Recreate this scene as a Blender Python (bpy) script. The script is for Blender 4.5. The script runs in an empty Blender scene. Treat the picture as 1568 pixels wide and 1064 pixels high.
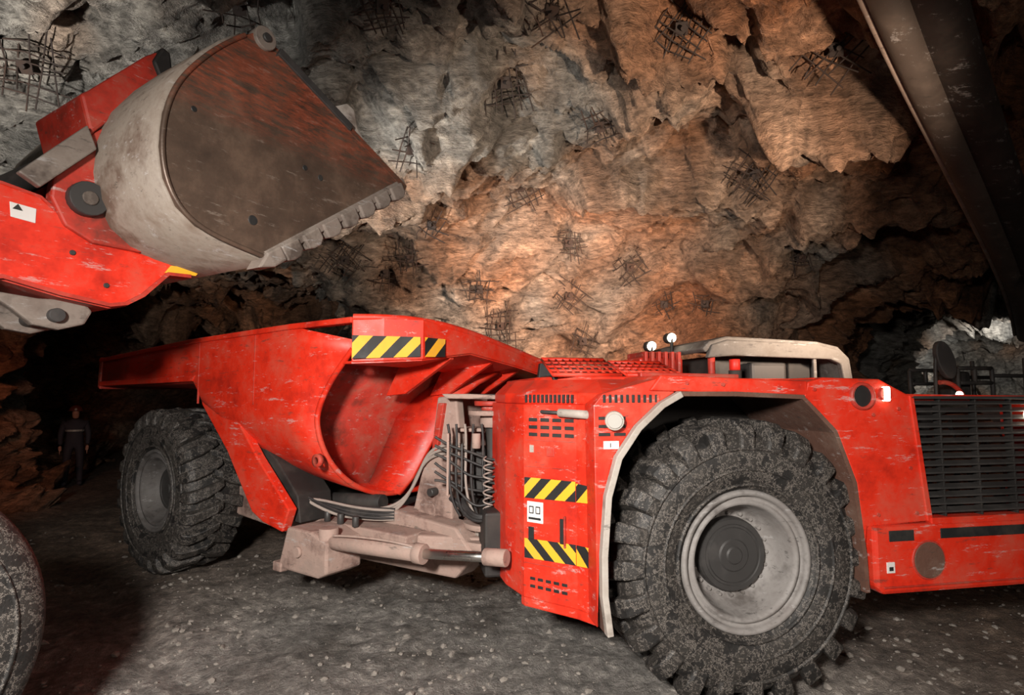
import bpy, bmesh, math, random, time
from mathutils import Vector, Matrix, noise
from mathutils.bvhtree import BVHTree
random.seed(7)
S=bpy.context.scene
try: S.view_settings.view_transform='Standard'
except Exception: pass
COL=S.collection

# ------------------------------------------------------------------ materials
def newmat(name):
    m=bpy.data.materials.new(name); m.use_nodes=True
    nt=m.node_tree; b=nt.nodes['Principled BSDF']
    return m,nt,b
def noisen(nt,vec,scale,detail=3,rough=.6,dist=0):
    n=nt.nodes.new('ShaderNodeTexNoise')
    n.inputs['Scale'].default_value=scale;n.inputs['Detail'].default_value=detail
    n.inputs['Roughness'].default_value=rough;n.inputs['Distortion'].default_value=dist
    nt.links.new(vec,n.inputs['Vector'])
    return n
def ramp(nt,fac,stops):
    r=nt.nodes.new('ShaderNodeValToRGB'); e=r.color_ramp.elements
    while len(e)<len(stops): e.new(.5)
    for i,(p,c) in enumerate(stops):
        e[i].position=p
        e[i].color=(c,c,c,1) if isinstance(c,(int,float)) else (*c,1)
    nt.links.new(fac,r.inputs[0]); return r
def mix(nt,fac,a,b,mode='MIX'):
    m=nt.nodes.new('ShaderNodeMix'); m.data_type='RGBA'; m.blend_type=mode
    for inp,v in ((m.inputs[0],fac),(m.inputs[6],a),(m.inputs[7],b)):
        if hasattr(v,'is_linked'): nt.links.new(v,inp)
        elif isinstance(v,(int,float)): inp.default_value=v
        else: inp.default_value=(*v,1)
    return m.outputs[2]
def bump(nt,b,h,strength=.4,dist=.02,prev=None):
    n=nt.nodes.new('ShaderNodeBump'); n.inputs['Strength'].default_value=strength
    n.inputs['Distance'].default_value=dist
    nt.links.new(h,n.inputs['Height'])
    if prev is not None: nt.links.new(prev,n.inputs['Normal'])
    if b is not None: nt.links.new(n.outputs[0],b.inputs['Normal'])
    return n.outputs[0]
def tc(nt,scale=None,rot=None):
    t=nt.nodes.new('ShaderNodeTexCoord'); o=t.outputs['Object']
    if scale or rot:
        mp=nt.nodes.new('ShaderNodeMapping')
        if scale: mp.inputs['Scale'].default_value=scale
        if rot: mp.inputs['Rotation'].default_value=rot
        nt.links.new(o,mp.inputs['Vector']); o=mp.outputs[0]
    return o
def painted(name,base,dust=(.42,.30,.24),amt=.45,rough=.38,metal=0,scr=True,bs=0,dark=None):
    m,nt,b=newmat(name); v=tc(nt)
    n1=noisen(nt,v,2.2,5,.72)
    c=base
    if dark is not None:
        fd=ramp(nt,n1.outputs[0],[(.32,.85),(.48,0)]); c=mix(nt,fd.outputs[0],base,dark)
    f1=ramp(nt,n1.outputs[0],[(.49,0),(.72,amt)])
    c=mix(nt,f1.outputs[0],c,dust)
    if scr:
        v2=tc(nt,(1.2,3,7),(.2,.1,.3)); n3=noisen(nt,v2,2.2,6,.82)
        f3=ramp(nt,n3.outputs[0],[(.585,0),(.65,.65)])
        c=mix(nt,f3.outputs[0],c,tuple(min(1,x*.5+.28) for x in dust))
        f4=ramp(nt,n3.outputs[0],[(.35,.7),(.41,0)])
        c=mix(nt,f4.outputs[0],c,tuple(x*.25+.01 for x in dust))
    nt.links.new(c,b.inputs['Base Color'])
    r=ramp(nt,n1.outputs[0],[(.3,rough),(.75,min(1,rough+.35))]); nt.links.new(r.outputs[0],b.inputs['Roughness'])
    b.inputs['Metallic'].default_value=metal
    if bs: bump(nt,b,noisen(nt,v,14,3,.7).outputs[0],bs,.01)
    return m
RED=painted('red_paint',(.66,.026,.008),(.44,.13,.08),.50,.36,dark=(.34,.016,.009))
REDD=painted('red_paint_worn',(.44,.03,.016),(.30,.14,.095),.75,.45,dark=(.13,.027,.018))
PINK=painted('dusty_frame',(.36,.25,.21),(.25,.195,.165),.8,.65,bs=.5,dark=(.10,.055,.045))
DARK=painted('dark_machinery',(.018,.016,.015),(.08,.065,.055),.5,.5,scr=False)
GREYM=painted('grey_edge',(.40,.36,.32),(.26,.21,.175),.8,.6,dark=(.13,.10,.08))
RIM=painted('rim_grey',(.23,.215,.205),(.14,.12,.11),.9,.5,dark=(.06,.05,.045))
RIMD=painted('rim_grey_dark',(.10,.092,.088),(.07,.065,.06),.9,.5,dark=(.035,.03,.027))
HUB=painted('hub_dark',(.035,.033,.032),(.09,.08,.075),.5,.4,scr=False)
MUD=painted('mud_inner',(.11,.05,.033),(.18,.12,.09),.9,.8,bs=.6)
CHROME=painted('cylinder_rod',(.6,.58,.55),(.4,.35,.32),.3,.2,1,False)
HOSE=painted('hose_rubber',(.022,.020,.020),(.11,.09,.08),.5,.45,scr=False)
HOSEP=painted('hose_dusty',(.30,.25,.22),(.16,.13,.11),.8,.7,scr=False)
CANOPY=painted('canopy_grey',(.125,.112,.10),(.09,.075,.062),.8,.6,dark=(.05,.04,.034))
YEL=painted('hazard_yellow',(.80,.40,.02),(.45,.26,.10),.5,.5,scr=False)
BLK=painted('hazard_black',(.012,.012,.012),(.08,.065,.05),.35,.5,scr=False)
WHT=painted('label_white',(.66,.63,.61),(.5,.45,.42),.3,.5,scr=False)
SHR=painted('wear_steel',(.20,.165,.14),(.11,.08,.065),.9,.5,dark=(.05,.037,.03))
def emit(name,c,s):
    m,nt,b=newmat(name); b.inputs['Base Color'].default_value=(*c,1)
    b.inputs['Emission Color'].default_value=(*c,1); b.inputs['Emission Strength'].default_value=s
    return m
LAMP=emit('lamp_white',(1,.86,.66),12)
LAMPS,_n,_b=newmat('lamp_glass'); _b.inputs['Base Color'].default_value=(.42,.40,.37,1); _b.inputs['Roughness'].default_value=.12
BEAC,_n,_b=newmat('beacon_red'); _b.inputs['Base Color'].default_value=(.7,.02,.01,1)

def mat_rubber():
    m,nt,b=newmat('tire_rubber'); v=tc(nt)
    n3=noisen(nt,v,6.5,6,.8)
    c=ramp(nt,n3.outputs[0],[(.36,(.009,.0085,.008)),(.480,(.018,.016,.015)),(.495,(.24,.21,.185)),(.508,(.020,.018,.016)),(.60,(.032,.028,.025)),(.615,(.18,.155,.135)),(.63,(.03,.027,.024)),(.8,(.09,.075,.06))])
    nt.links.new(c.outputs[0],b.inputs['Base Color']); b.inputs['Roughness'].default_value=.6
    bump(nt,b,n3.outputs[0],.5,.02)
    return m
RUB=mat_rubber()
def mat_steel():
    m,nt,b=newmat('bucket_steel'); v=tc(nt)
    n1=noisen(nt,v,1.6,6,.7); c=ramp(nt,n1.outputs[0],[(.30,(.045,.031,.024)),(.5,(.095,.063,.046)),(.64,(.16,.105,.075)),(.8,(.25,.175,.13))])
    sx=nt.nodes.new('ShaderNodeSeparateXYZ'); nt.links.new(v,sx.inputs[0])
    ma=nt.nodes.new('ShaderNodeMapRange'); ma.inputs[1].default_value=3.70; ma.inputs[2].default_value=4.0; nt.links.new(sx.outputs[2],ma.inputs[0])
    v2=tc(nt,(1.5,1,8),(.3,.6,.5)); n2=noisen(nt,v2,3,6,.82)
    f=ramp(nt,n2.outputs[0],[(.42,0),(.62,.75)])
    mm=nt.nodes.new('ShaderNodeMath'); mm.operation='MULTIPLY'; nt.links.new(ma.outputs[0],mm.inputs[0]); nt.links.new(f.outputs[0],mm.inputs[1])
    c2=mix(nt,mm.outputs[0],c.outputs[0],(.40,.085,.038))  # red reflection painted into the upper steel colour, broken up by streak noise
    f2=ramp(nt,n2.outputs[0],[(.59,0),(.65,.65)])
    c2=mix(nt,f2.outputs[0],c2,(.24,.19,.155))
    nt.links.new(c2,b.inputs['Base Color']); b.inputs['Roughness'].default_value=.42; b.inputs['Metallic'].default_value=.3
    bump(nt,b,n1.outputs[0],.3,.02)
    return m
STEEL=mat_steel()
STEELG=painted('bucket_back_dusty',(.24,.20,.165),(.13,.085,.06),1.0,.5,dark=(.10,.06,.042))

def mat_rock():
    m,nt,b=newmat('mine_rock')
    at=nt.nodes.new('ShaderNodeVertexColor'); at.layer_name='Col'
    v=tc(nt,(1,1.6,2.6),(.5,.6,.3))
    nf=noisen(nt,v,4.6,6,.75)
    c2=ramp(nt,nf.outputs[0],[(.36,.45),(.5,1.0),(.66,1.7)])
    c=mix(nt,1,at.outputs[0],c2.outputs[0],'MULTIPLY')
    nt.links.new(c,b.inputs['Base Color']); b.inputs['Roughness'].default_value=.48
    bump(nt,b,nf.outputs[0],1.0,.18)
    return m
ROCK=mat_rock()
def mat_floor():
    m,nt,b=newmat('gravel_floor'); v=tc(nt)
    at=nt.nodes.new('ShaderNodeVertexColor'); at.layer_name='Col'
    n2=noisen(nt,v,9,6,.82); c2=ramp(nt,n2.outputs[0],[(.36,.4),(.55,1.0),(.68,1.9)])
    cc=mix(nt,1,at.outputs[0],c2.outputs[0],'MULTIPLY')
    nt.links.new(cc,b.inputs['Base Color']); b.inputs['Roughness'].default_value=.75
    bump(nt,b,n2.outputs[0],1,.13)
    return m
FLOOR=mat_floor()
STONE=painted('stone',(.25,.225,.20),(.17,.15,.125),.8,.8,scr=False)
WIRE=painted('rusty_wire',(.022,.014,.011),(.075,.035,.02),.6,.7,scr=False)
DUCT=painted('duct_fabric',(.075,.058,.048),(.13,.10,.08),.8,.5)
DUCTD=painted('duct_fabric_dark',(.03,.023,.02),(.06,.045,.036),.8,.5)
PIPE=painted('pipe_grey',(.26,.20,.165),(.14,.10,.08),.7,.5)
FAN=painted('radiator_rust',(.20,.075,.04),(.12,.06,.04),.8,.6)
def ramp_py(x,stops):
    if x<=stops[0][0]: return stops[0][1]
    for (a,ca),(b,cb) in zip(stops,stops[1:]):
        if x<=b:
            t=(x-a)/(b-a); return tuple(p+(q-p)*t for p,q in zip(ca,cb))
    return stops[-1][1]
def colattr(me,fn):
    ca=me.color_attributes.new('Col','FLOAT_COLOR','POINT'); buf=[]
    for v in me.vertices: buf+= [*fn(v.co),1.0]
    ca.data.foreach_set('color',buf)

# ------------------------------------------------------------------ mesh helpers
def empty(name):
    e=bpy.data.objects.new(name,None); COL.objects.link(e); return e
class Frame:
    def __init__(s,root,x,y,deg): s.root=root; s.x=x; s.y=y; s.r=math.radians(deg)
def put(me,name,fr,mats,bev=0,smooth=False,seg=2,solid=0):
    for m in (mats if isinstance(mats,(list,tuple)) else [mats]): me.materials.append(m)
    o=bpy.data.objects.new(name,me); COL.objects.link(o)
    if isinstance(fr,Frame):
        o.parent=fr.root; o.location=(fr.x,fr.y,0); o.rotation_euler=(0,0,fr.r)
    elif fr is not None: o.parent=fr
    if solid:
        md=o.modifiers.new('sol','SOLIDIFY'); md.thickness=solid; md.offset=0
    if bev:
        md=o.modifiers.new('bev','BEVEL'); md.width=bev; md.segments=seg; md.limit_method='ANGLE'; md.angle_limit=math.radians(35)
    if smooth:
        for p in me.polygons: p.use_smooth=True
    return o
def fixn(me):
    bm=bmesh.new(); bm.from_mesh(me); bmesh.ops.recalc_face_normals(bm,faces=bm.faces); bm.to_mesh(me); bm.free()
def mesh(name,vs,fs):
    me=bpy.data.meshes.new(name); me.from_pydata([tuple(v) for v in vs],[],fs); me.update(); fixn(me); return me
def prism(fr,name,pts,t0,t1,mat,bev=.01):
    n=len(pts); vs=[(s,-t0,z) for s,z in pts]+[(s,-t1,z) for s,z in pts]
    fs=[list(range(n)),list(range(n,2*n))]+[[i,(i+1)%n,n+(i+1)%n,n+i] for i in range(n)]
    return put(mesh(name,vs,fs),name,fr,mat,bev)
def plan(fr,name,pts,z0,z1,mat,bev=.01):
    n=len(pts)
    vs=[(s,-t,z0) for s,t in pts]+[(s,-t,z1) for s,t in pts]
    fs=[list(range(n)),list(range(n,2*n))]+[[i,(i+1)%n,n+(i+1)%n,n+i] for i in range(n)]
    return put(mesh(name,vs,fs),name,fr,mat,bev)
def box(fr,name,s0,s1,t0,t1,z0,z1,mat,bev=.008):
    return prism(fr,name,[(s0,z0),(s1,z0),(s1,z1),(s0,z1)],t0,t1,mat,bev)
def ribbon(fr,name,pts,t0,t1,mat,th=.03,bev=0,smooth=False):
    n=len(pts); vs=[(s,-t0,z) for s,z in pts]+[(s,-t1,z) for s,z in pts]
    fs=[[i,i+1,n+i+1,n+i] for i in range(n-1)]
    return put(mesh(name,vs,fs),name,fr,mat,bev,smooth,solid=th)
def cylm(p0,p1,r,seg=20,r1=None):
    p0=Vector(p0);p1=Vector(p1);d=(p1-p0).normalized()
    a=d.orthogonal().normalized(); b=d.cross(a); r1=r if r1 is None else r1
    vs=[];fs=[]
    for p,rr in ((p0,r),(p1,r1)):
        for i in range(seg):
            an=2*math.pi*i/seg; vs.append(p+a*rr*math.cos(an)+b*rr*math.sin(an))
    for i in range(seg): fs.append([i,(i+1)%seg,seg+(i+1)%seg,seg+i])
    fs.append(list(range(seg)));fs.append(list(range(seg,2*seg)))
    return vs,fs
def cyl(fr,name,p0,p1,r,mat,seg=20,r1=None,bev=.004):
    c=lambda p:(p[0],-p[1],p[2])
    vs,fs=cylm(c(p0),c(p1),r,seg,r1)
    o=put(mesh(name,vs,fs),name,fr,mat,bev,seg=1)
    for p in o.data.polygons:
        if len(p.vertices)==4: p.use_smooth=True
    return o
def lathe(fr,name,cx,cz,prof,mat,seg=64,smooth=True):
    vs=[];fs=[]
    for i in range(seg):
        a=2*math.pi*i/seg
        for y,r in prof: vs.append((cx+r*math.cos(a),y,cz+r*math.sin(a)))
    k=len(prof)
    for i in range(seg):
        j=(i+1)%seg
        for q in range(k-1): fs.append([i*k+q,i*k+q+1,j*k+q+1,j*k+q])
    return put(mesh(name,vs,fs),name,fr,mat,0,smooth)
def tube(fr,name,pts,r,mat,local=True,res=3):
    cu=bpy.data.curves.new(name,'CURVE'); cu.dimensions='3D'; cu.bevel_depth=r; cu.bevel_resolution=res; cu.use_fill_caps=True
    sp=cu.splines.new('NURBS'); sp.points.add(len(pts)-1)
    for i,p in enumerate(pts):
        sp.points[i].co=(p[0],-p[1] if local else p[1],p[2],1)
    sp.use_endpoint_u=True; sp.order_u=min(4,len(pts)); sp.resolution_u=6
    cu.materials.append(mat)
    o=bpy.data.objects.new(name,cu); COL.objects.link(o)
    if isinstance(fr,Frame):
        o.parent=fr.root; o.location=(fr.x,fr.y,0); o.rotation_euler=(0,0,fr.r)
    elif fr is not None: o.parent=fr
    return o
def hazard(fr,name,a,b,n,slant=.35,off=.004,ph=0):
    A=Vector((a[0],-a[1],0));B=Vector((b[0],-b[1],0)); d=(B-A).normalized(); nn=Vector((d.y,-d.x,0))*off
    vs=[];fs=[];mi=[]
    def P(u,v):
        z0=a[2]+(b[2]-a[2])*u; z1=a[3]+(b[3]-a[3])*u
        p=A+(B-A)*u+nn; return (p.x,p.y,z0+(z1-z0)*v)
    def clip(poly,f):
        out=[]
        for i in range(len(poly)):
            p,q=poly[i],poly[(i+1)%len(poly)]; fp,fq=f(p),f(q)
            if fp>=0: out.append(p)
            if (fp>=0)!=(fq>=0):
                t=fp/(fp-fq); out.append((p[0]+(q[0]-p[0])*t,p[1]+(q[1]-p[1])*t))
        return out
    for i in range(-6,n+6):
        u0=i/n;u1=(i+1)/n
        poly=[(u0,0),(u1,0),(u1+slant,1),(u0+slant,1)]
        poly=clip(poly,lambda p:p[0])
        if len(poly)>2: poly=clip(poly,lambda p:1-p[0])
        if len(poly)<3: continue
        k=len(vs); vs+=[P(u,v) for u,v in poly]; fs.append(list(range(k,k+len(poly)))); mi.append((i+ph)%2)
    me=bpy.data.meshes.new(name); me.from_pydata(vs,[],fs); me.update()
    for p,m in zip(me.polygons,mi): p.material_index=m
    return put(me,name,fr,[YEL,BLK])

# ------------------------------------------------------------------ cave
def ellipsoid_bm(bm,c,r,p=2.4):
    m=bmesh.ops.create_icosphere(bm,subdivisions=5,radius=1)
    for v in m['verts']:
        d=v.co.normalized()
        k=(abs(d.x)**p+abs(d.y)**p+abs(d.z)**p)**(-1/p)
        v.co=Vector((c[0]+d.x*k*r[0],c[1]+d.y*k*r[1],c[2]+d.z*k*r[2]))
def tunnel_bm(bm,pts):
    rings=[]
    for i,(x,y,w,h) in enumerate(pts):
        j=min(i+1,len(pts)-1);k=max(i-1,0)
        d=Vector((pts[j][0]-pts[k][0],pts[j][1]-pts[k][1],0)).normalized(); nn=Vector((-d.y,d.x,0))
        ring=[]
        for q in range(24):
            a=2*math.pi*q/24; ca,sa=math.cos(a),math.sin(a)
            kk=(abs(ca)**3+abs(sa)**3)**(-1/3)
            ring.append(bm.verts.new(Vector((x,y,0))+nn*w*ca*kk+Vector((0,0,(h-1)/2+(h+1)/2*sa*kk))))
        rings.append(ring)
    for a,b in zip(rings,rings[1:]):
        for q in range(24): bm.faces.new([a[q],a[(q+1)%24],b[(q+1)%24],b[q]])
    bm.faces.new(rings[0]); bm.faces.new(rings[-1])
bm=bmesh.new()
ellipsoid_bm(bm,(0,3.2,1.0),(12.0,8.0,5.4))
tunnel_bm(bm,[(-3.5,6,2.6,3.9),(-7.2,12.5,3.1,4.1),(-11,19,3.0,4.2),(-13,22.0,3,4.2)])
tunnel_bm(bm,[(5.4,5.5,3,4.6),(11.6,13,2.9,4.5),(17,19.5,3.2,4.6),(21,22.5,3.2,4.6)])
bmesh.ops.recalc_face_normals(bm,faces=bm.faces)
me=bpy.data.meshes.new('cave_src'); bm.to_mesh(me); bm.free()
src=bpy.data.objects.new('cave_src',me); COL.objects.link(src)
md=src.modifiers.new('r','REMESH'); md.mode='VOXEL'; md.voxel_size=.056
md=src.modifiers.new('s','SMOOTH'); md.factor=.8; md.iterations=14
dg=bpy.context.evaluated_depsgraph_get(); dg.update()
cm=bpy.data.meshes.new_from_object(src.evaluated_get(dg))
bpy.data.objects.remove(src)
RM=Matrix.Rotation(math.radians(38),3,'Y')@Matrix.Rotation(math.radians(25),3,'X')
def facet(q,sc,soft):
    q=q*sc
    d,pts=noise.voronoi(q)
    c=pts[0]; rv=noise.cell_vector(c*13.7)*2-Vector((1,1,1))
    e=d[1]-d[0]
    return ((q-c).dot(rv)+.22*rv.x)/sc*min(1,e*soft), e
def rockd(p):
    q=RM@p
    q2=Vector((q.x*.45,q.y*1.0,q.z*1.2))
    w=noise.noise_vector(p*.45)*.35+noise.noise_vector(p*1.9)*.09
    d=.10+.85*noise.noise(p*.22+Vector((3,1,7)))
    a,c1=facet(q2+w,.55,4.5); d+=a*.85
    b,c2=facet(q2+w,1.4,5); d+=b*.85
    e,c3=facet(q2+w,3.4,6); d+=e*.90
    f,c4=facet(q2+w*.6,8.0,7); d+=f*.8
    d+=.10*(.3-abs(noise.noise(q2*1.4+w)))
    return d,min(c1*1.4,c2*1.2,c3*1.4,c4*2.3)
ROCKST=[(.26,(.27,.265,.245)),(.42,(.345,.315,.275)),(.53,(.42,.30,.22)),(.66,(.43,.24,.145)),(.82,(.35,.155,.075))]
cols=[]
norms=[v.normal.copy() for v in cm.vertices]
for v,n in zip(cm.vertices,norms):
    p=v.co.copy()
    if p.z<-.7 or (p.y<-1.5 and p.z<-.3): cols.append((.1,.1,.1)); continue
    d,cr=rockd(p)
    v.co=p+n*d*.9
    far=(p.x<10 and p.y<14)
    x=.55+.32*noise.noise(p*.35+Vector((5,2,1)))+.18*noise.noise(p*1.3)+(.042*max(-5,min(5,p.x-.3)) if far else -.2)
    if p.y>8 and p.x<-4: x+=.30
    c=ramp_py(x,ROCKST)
    k=1.06+.5*noise.noise(p*2.3+Vector((9,9,1)))
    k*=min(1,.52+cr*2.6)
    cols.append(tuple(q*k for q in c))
cm.update()
bvh=BVHTree.FromPolygons([v.co.copy() for v in cm.vertices],[tuple(p.vertices) for p in cm.polygons])
groups={'ceiling':[], 'wall_left':[], 'wall_right':[], 'wall_back':[], 'wall_front':[]}
for p in cm.polygons:
    c=p.center
    if c.z<-.35: continue
    if c.z>3.0: g='ceiling'
    else:
        a=math.degrees(math.atan2(c.y-4,c.x))
        g='wall_back' if 35<a<125 else 'wall_left' if (a>=125 or a<-150) else 'wall_right' if -30<a<=35 else 'wall_front'
    groups[g].append(tuple(p.vertices))
for g,fs in groups.items():
    idx={};vs=[];nf=[];cc=[]
    for f in fs:
        t=[]
        for i in f:
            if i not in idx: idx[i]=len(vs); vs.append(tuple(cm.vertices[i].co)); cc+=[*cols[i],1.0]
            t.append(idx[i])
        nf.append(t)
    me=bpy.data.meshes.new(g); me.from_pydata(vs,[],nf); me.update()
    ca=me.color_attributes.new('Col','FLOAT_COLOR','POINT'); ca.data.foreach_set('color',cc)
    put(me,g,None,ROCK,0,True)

# ------------------------------------------------------------------ floor
def fh(x,y):
    p=Vector((x,y,0))
    u=(x*.55+y*.83); r=0
    for c in (1.6,2.5): r-=.055*math.exp(-((u-c-.25*math.sin(x*.9))/.20)**2)
    return .05*noise.noise(p*.5)+.035*noise.noise(p*1.7)+.032*noise.noise(p*5)+.022*noise.noise(p*11)-.03+r
xs=[-22+ i*.5 for i in range(21)]+[-11.5+i*.06 for i in range(1,328)]+[8.2+i*.5 for i in range(1,35)]
ys=[-5+i*.5 for i in range(12)]+[.6+i*.045 for i in range(1,222)]+[10.6+i*.5 for i in range(1,33)]
vs=[(x,y,fh(x,y)) for y in ys for x in xs]; W_=len(xs)
fs=[(j*W_+i,j*W_+i+1,(j+1)*W_+i+1,(j+1)*W_+i) for j in range(len(ys)-1) for i in range(W_-1)]
me=bpy.data.meshes.new('floor'); me.from_pydata(vs,[],fs); me.update()
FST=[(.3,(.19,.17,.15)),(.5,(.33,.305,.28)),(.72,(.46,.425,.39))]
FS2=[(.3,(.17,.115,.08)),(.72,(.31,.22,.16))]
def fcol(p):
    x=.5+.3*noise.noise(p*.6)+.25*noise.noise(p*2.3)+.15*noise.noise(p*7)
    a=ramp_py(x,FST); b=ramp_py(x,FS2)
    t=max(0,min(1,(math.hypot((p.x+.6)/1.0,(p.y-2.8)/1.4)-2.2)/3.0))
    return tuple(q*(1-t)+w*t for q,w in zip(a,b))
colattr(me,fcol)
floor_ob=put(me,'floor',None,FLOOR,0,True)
bmi=bmesh.new(); bmesh.ops.create_icosphere(bmi,subdivisions=1,radius=1)
iv=[v.co.copy() for v in bmi.verts]; ifc=[[v.index for v in f.verts] for f in bmi.faces]; bmi.free()
vs=[];fs=[]
for k in range(7000):
    if k<6100: y=random.uniform(1.6,7.5); x=random.uniform(-.95*y-.6,.95*y+.6)
    else: y=random.uniform(6,9); x=random.uniform(-7,7)
    if noise.noise(Vector((x,y,3))*.8)<random.uniform(-.5,.35): continue
    r=.006+.026*random.random()**3.5
    if random.random()<.012: r*=1.9
    z=fh(x,y)+r*.15; b=len(vs); ph=random.uniform(0,6.28)
    sx,sy,sz=random.uniform(.8,1.5),random.uniform(.7,1.2),random.uniform(.5,.9)
    for q in iv:
        j=1+.5*noise.noise(q*1.7+Vector((k,0,0)))
        u=q.x*r*sx*j; w=q.y*r*sy*j
        vs.append((x+u*math.cos(ph)-w*math.sin(ph),y+u*math.sin(ph)+w*math.cos(ph),z+q.z*r*sz*j))
    fs+=[[b+i for i in f] for f in ifc]
me=bpy.data.meshes.new('gravel_stones'); me.from_pydata(vs,[],fs); me.update(); put(me,'gravel_stones',floor_ob,STONE)

# ------------------------------------------------------------------ rock bolt plates with rebar mesh
vs=[];fs=[]
def addc(p0,p1,r,seg=6,M=None):
    v,f=cylm(p0,p1,r,seg); b=len(vs)
    for q in v: vs.append(tuple(q))
    for q in f: fs.append([b+i for i in q])
dirs=[(-.887,.596),(-.5075,.713),(-.017,.570),(.162,.49),(.309,.671),(.59,.627),(.08,.716),(-.189,.447),(.013,.368),(-.14,.30),(.10,.266),
(-.057,.189),(.10,.171),(.122,.09),(.343,.154),(.268,.16),(-.18,.236),(-.022,.1185),(.205,.224),(-.247,.716),(-.226,.212),(.45,.40),
(.52,.24),(-.30,.24)]
station=Vector((0,0,2.0))
for a,m in dirs:
    d=Vector((a,1,m)).normalized()
    loc,nrm,i,dist=bvh.ray_cast(station,d)
    if loc is None: continue
    if nrm.dot(d)>0: nrm=-nrm
    nrm=(nrm*.35-d*.65).normalized()
    loc=loc+nrm*.16
    u=nrm.orthogonal().normalized(); q=Matrix.Rotation(random.uniform(0,1.5),3,nrm); u=q@u; w=nrm.cross(u)
    n=random.choice([4,5,6]); sp=random.uniform(.09,.12); h=sp*(n-1)/2
    for k in range(n):
        o=-h+k*sp+random.uniform(-.02,.02)
        for A,B in ((u,w),(w,u)):
            e0=h+random.uniform(-.04,.20); e1=h+random.uniform(-.04,.20)
            pm=loc+A*o+nrm*random.uniform(-.02,.03)
            p0=pm-B*e0+nrm*random.uniform(-.08,.18)+A*random.uniform(-.07,.07)
            p1=pm+B*e1+nrm*random.uniform(-.08,.18)+A*random.uniform(-.07,.07)
            addc(p0,pm,.0088);addc(pm,p1,.0088)
    addc(loc-nrm*.35,loc-nrm*.01,.03,8); addc(loc-nrm*.03,loc+nrm*.015,.10,4); addc(loc,loc+nrm*.10,.026,8)
put(mesh('rock_bolt_mesh_plates',vs,fs),'rock_bolt_mesh_plates',None,WIRE)

# ------------------------------------------------------------------ wheels
def wheel(fr,name,cs,t_out,inward,R=.91,W=.66,rim=RIM,worn=False):
    yo=-t_out; k=R/.91
    Y=lambda w: yo+inward*w
    prof=[(.12,.43),(.05,.47),(.012,.55),(0,.63),(.006,.71),(.03,.775),(.07,.82),(.15,.84),(W/2,.85)]
    if worn: prof=[(.12,.43),(.05,.47),(.012,.55),(0,.63),(.004,.72),(.022,.80),(.06,.865),(.13,.90),(W/2,.912)]
    prof=prof+[(W-w,r) for w,r in reversed(prof[:-1])]
    seg=88; vs=[];fs=[]
    for i in range(seg):
        a=2*math.pi*i/seg
        for w,r in prof: vs.append((cs+r*k*math.cos(a),Y(w),R+r*k*math.sin(a)))
    n=len(prof)
    for i in range(seg):
        j=(i+1)%seg
        for q in range(n-1): fs.append([i*n+q,i*n+q+1,j*n+q+1,j*n+q])
    NL=24; pit=2*math.pi/NL
    secs=[(-.008,.79,.735,.25),(.012,.872,.74,.29),(.07,.918,.79,.30),(.20,.922,.82,.27),(.31,.922,.82,.23),(.38,.908,.82,.18)]
    for side in ((0,1) if not worn else ()):
        for i in range(NL):
            a0=(i+.5*side)*pit; b=len(vs)
            for w,rt,rb,hw in secs:
                sk=(w/.38)**1.5*.55*pit if w>0 else 0
                ww=w if side==0 else W-w
                jj=1+.014*random.uniform(-1,1)
                for rr,da in ((rb,-hw),(rt*jj,-hw*.85),(rt*jj,hw*.85),(rb,hw)):
                    an=a0+sk+da*pit
                    vs.append((cs+rr*k*math.cos(an),Y(ww),R+rr*k*math.sin(an)))
            for q in range(len(secs)-1):
                for e in range(3):
                    fs.append([b+q*4+e,b+q*4+e+1,b+q*4+4+e+1,b+q*4+4+e])
            fs.append([b,b+1,b+2,b+3]); e=b+4*(len(secs)-1); fs.append([e,e+1,e+2,e+3])
    me=mesh(name,vs,fs); o=put(me,name+'_tire',fr,RUB,.010,False,1)
    for p in list(me.polygons)[:seg*(n-1)]: p.use_smooth=True
    for rr in (.50,.60,.735):
        lathe(fr,name+'_bead_ring',cs,R,[(Y(.03 if rr==.5 else .006),(rr-.012)*k),(Y(.012 if rr==.5 else -.006),(rr-.006)*k),(Y(.012 if rr==.5 else -.006),(rr+.006)*k),(Y(.03 if rr==.5 else .008),(rr+.012)*k)],RUB)
    rp=[(.10,.46),(.055,.462),(.035,.452),(.035,.432),(.06,.42),(.085,.415),(.085,.395),(.06,.388),(.06,.368),(.09,.355),(.20,.335),(.27,.30),(.285,.27),(.285,.20),(.285,.001)]
    lathe(fr,name+'_rim',cs,R,[(Y(w),r*k) for w,r in rp],rim)
    hp=[(.285,.25),(.235,.245),(.215,.235),(.215,.205),(.222,.20),(.222,.185),(.21,.18),(.21,.11),(.20,.10),(.20,.06),(.19,.05),(.19,.001)]
    o=lathe(fr,name+'_hub',cs,R,[(Y(w),r*k) for w,r in hp],HUB,48,False)
    vs=[];fs=[]
    for i in range(20):
        a=2*math.pi*i/20; c=(cs+.275*k*math.cos(a),Y(.29),R+.275*k*math.sin(a)); v,f=cylm(c,(c[0],Y(.25),c[2]),.013,6)
        b=len(vs); vs+=v; fs+=[[b+q for q in ff] for ff in f]
    put(mesh(name,vs,fs),name+'_wheel_nuts',fr,rim)
    lathe(fr,name+'_rim_inner',cs,R,[(Y(W-.1),.46*k),(Y(W-.05),.44*k),(Y(W-.05),.38*k),(Y(W-.3),.33*k),(Y(W-.3),.001)],rim,40)

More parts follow.
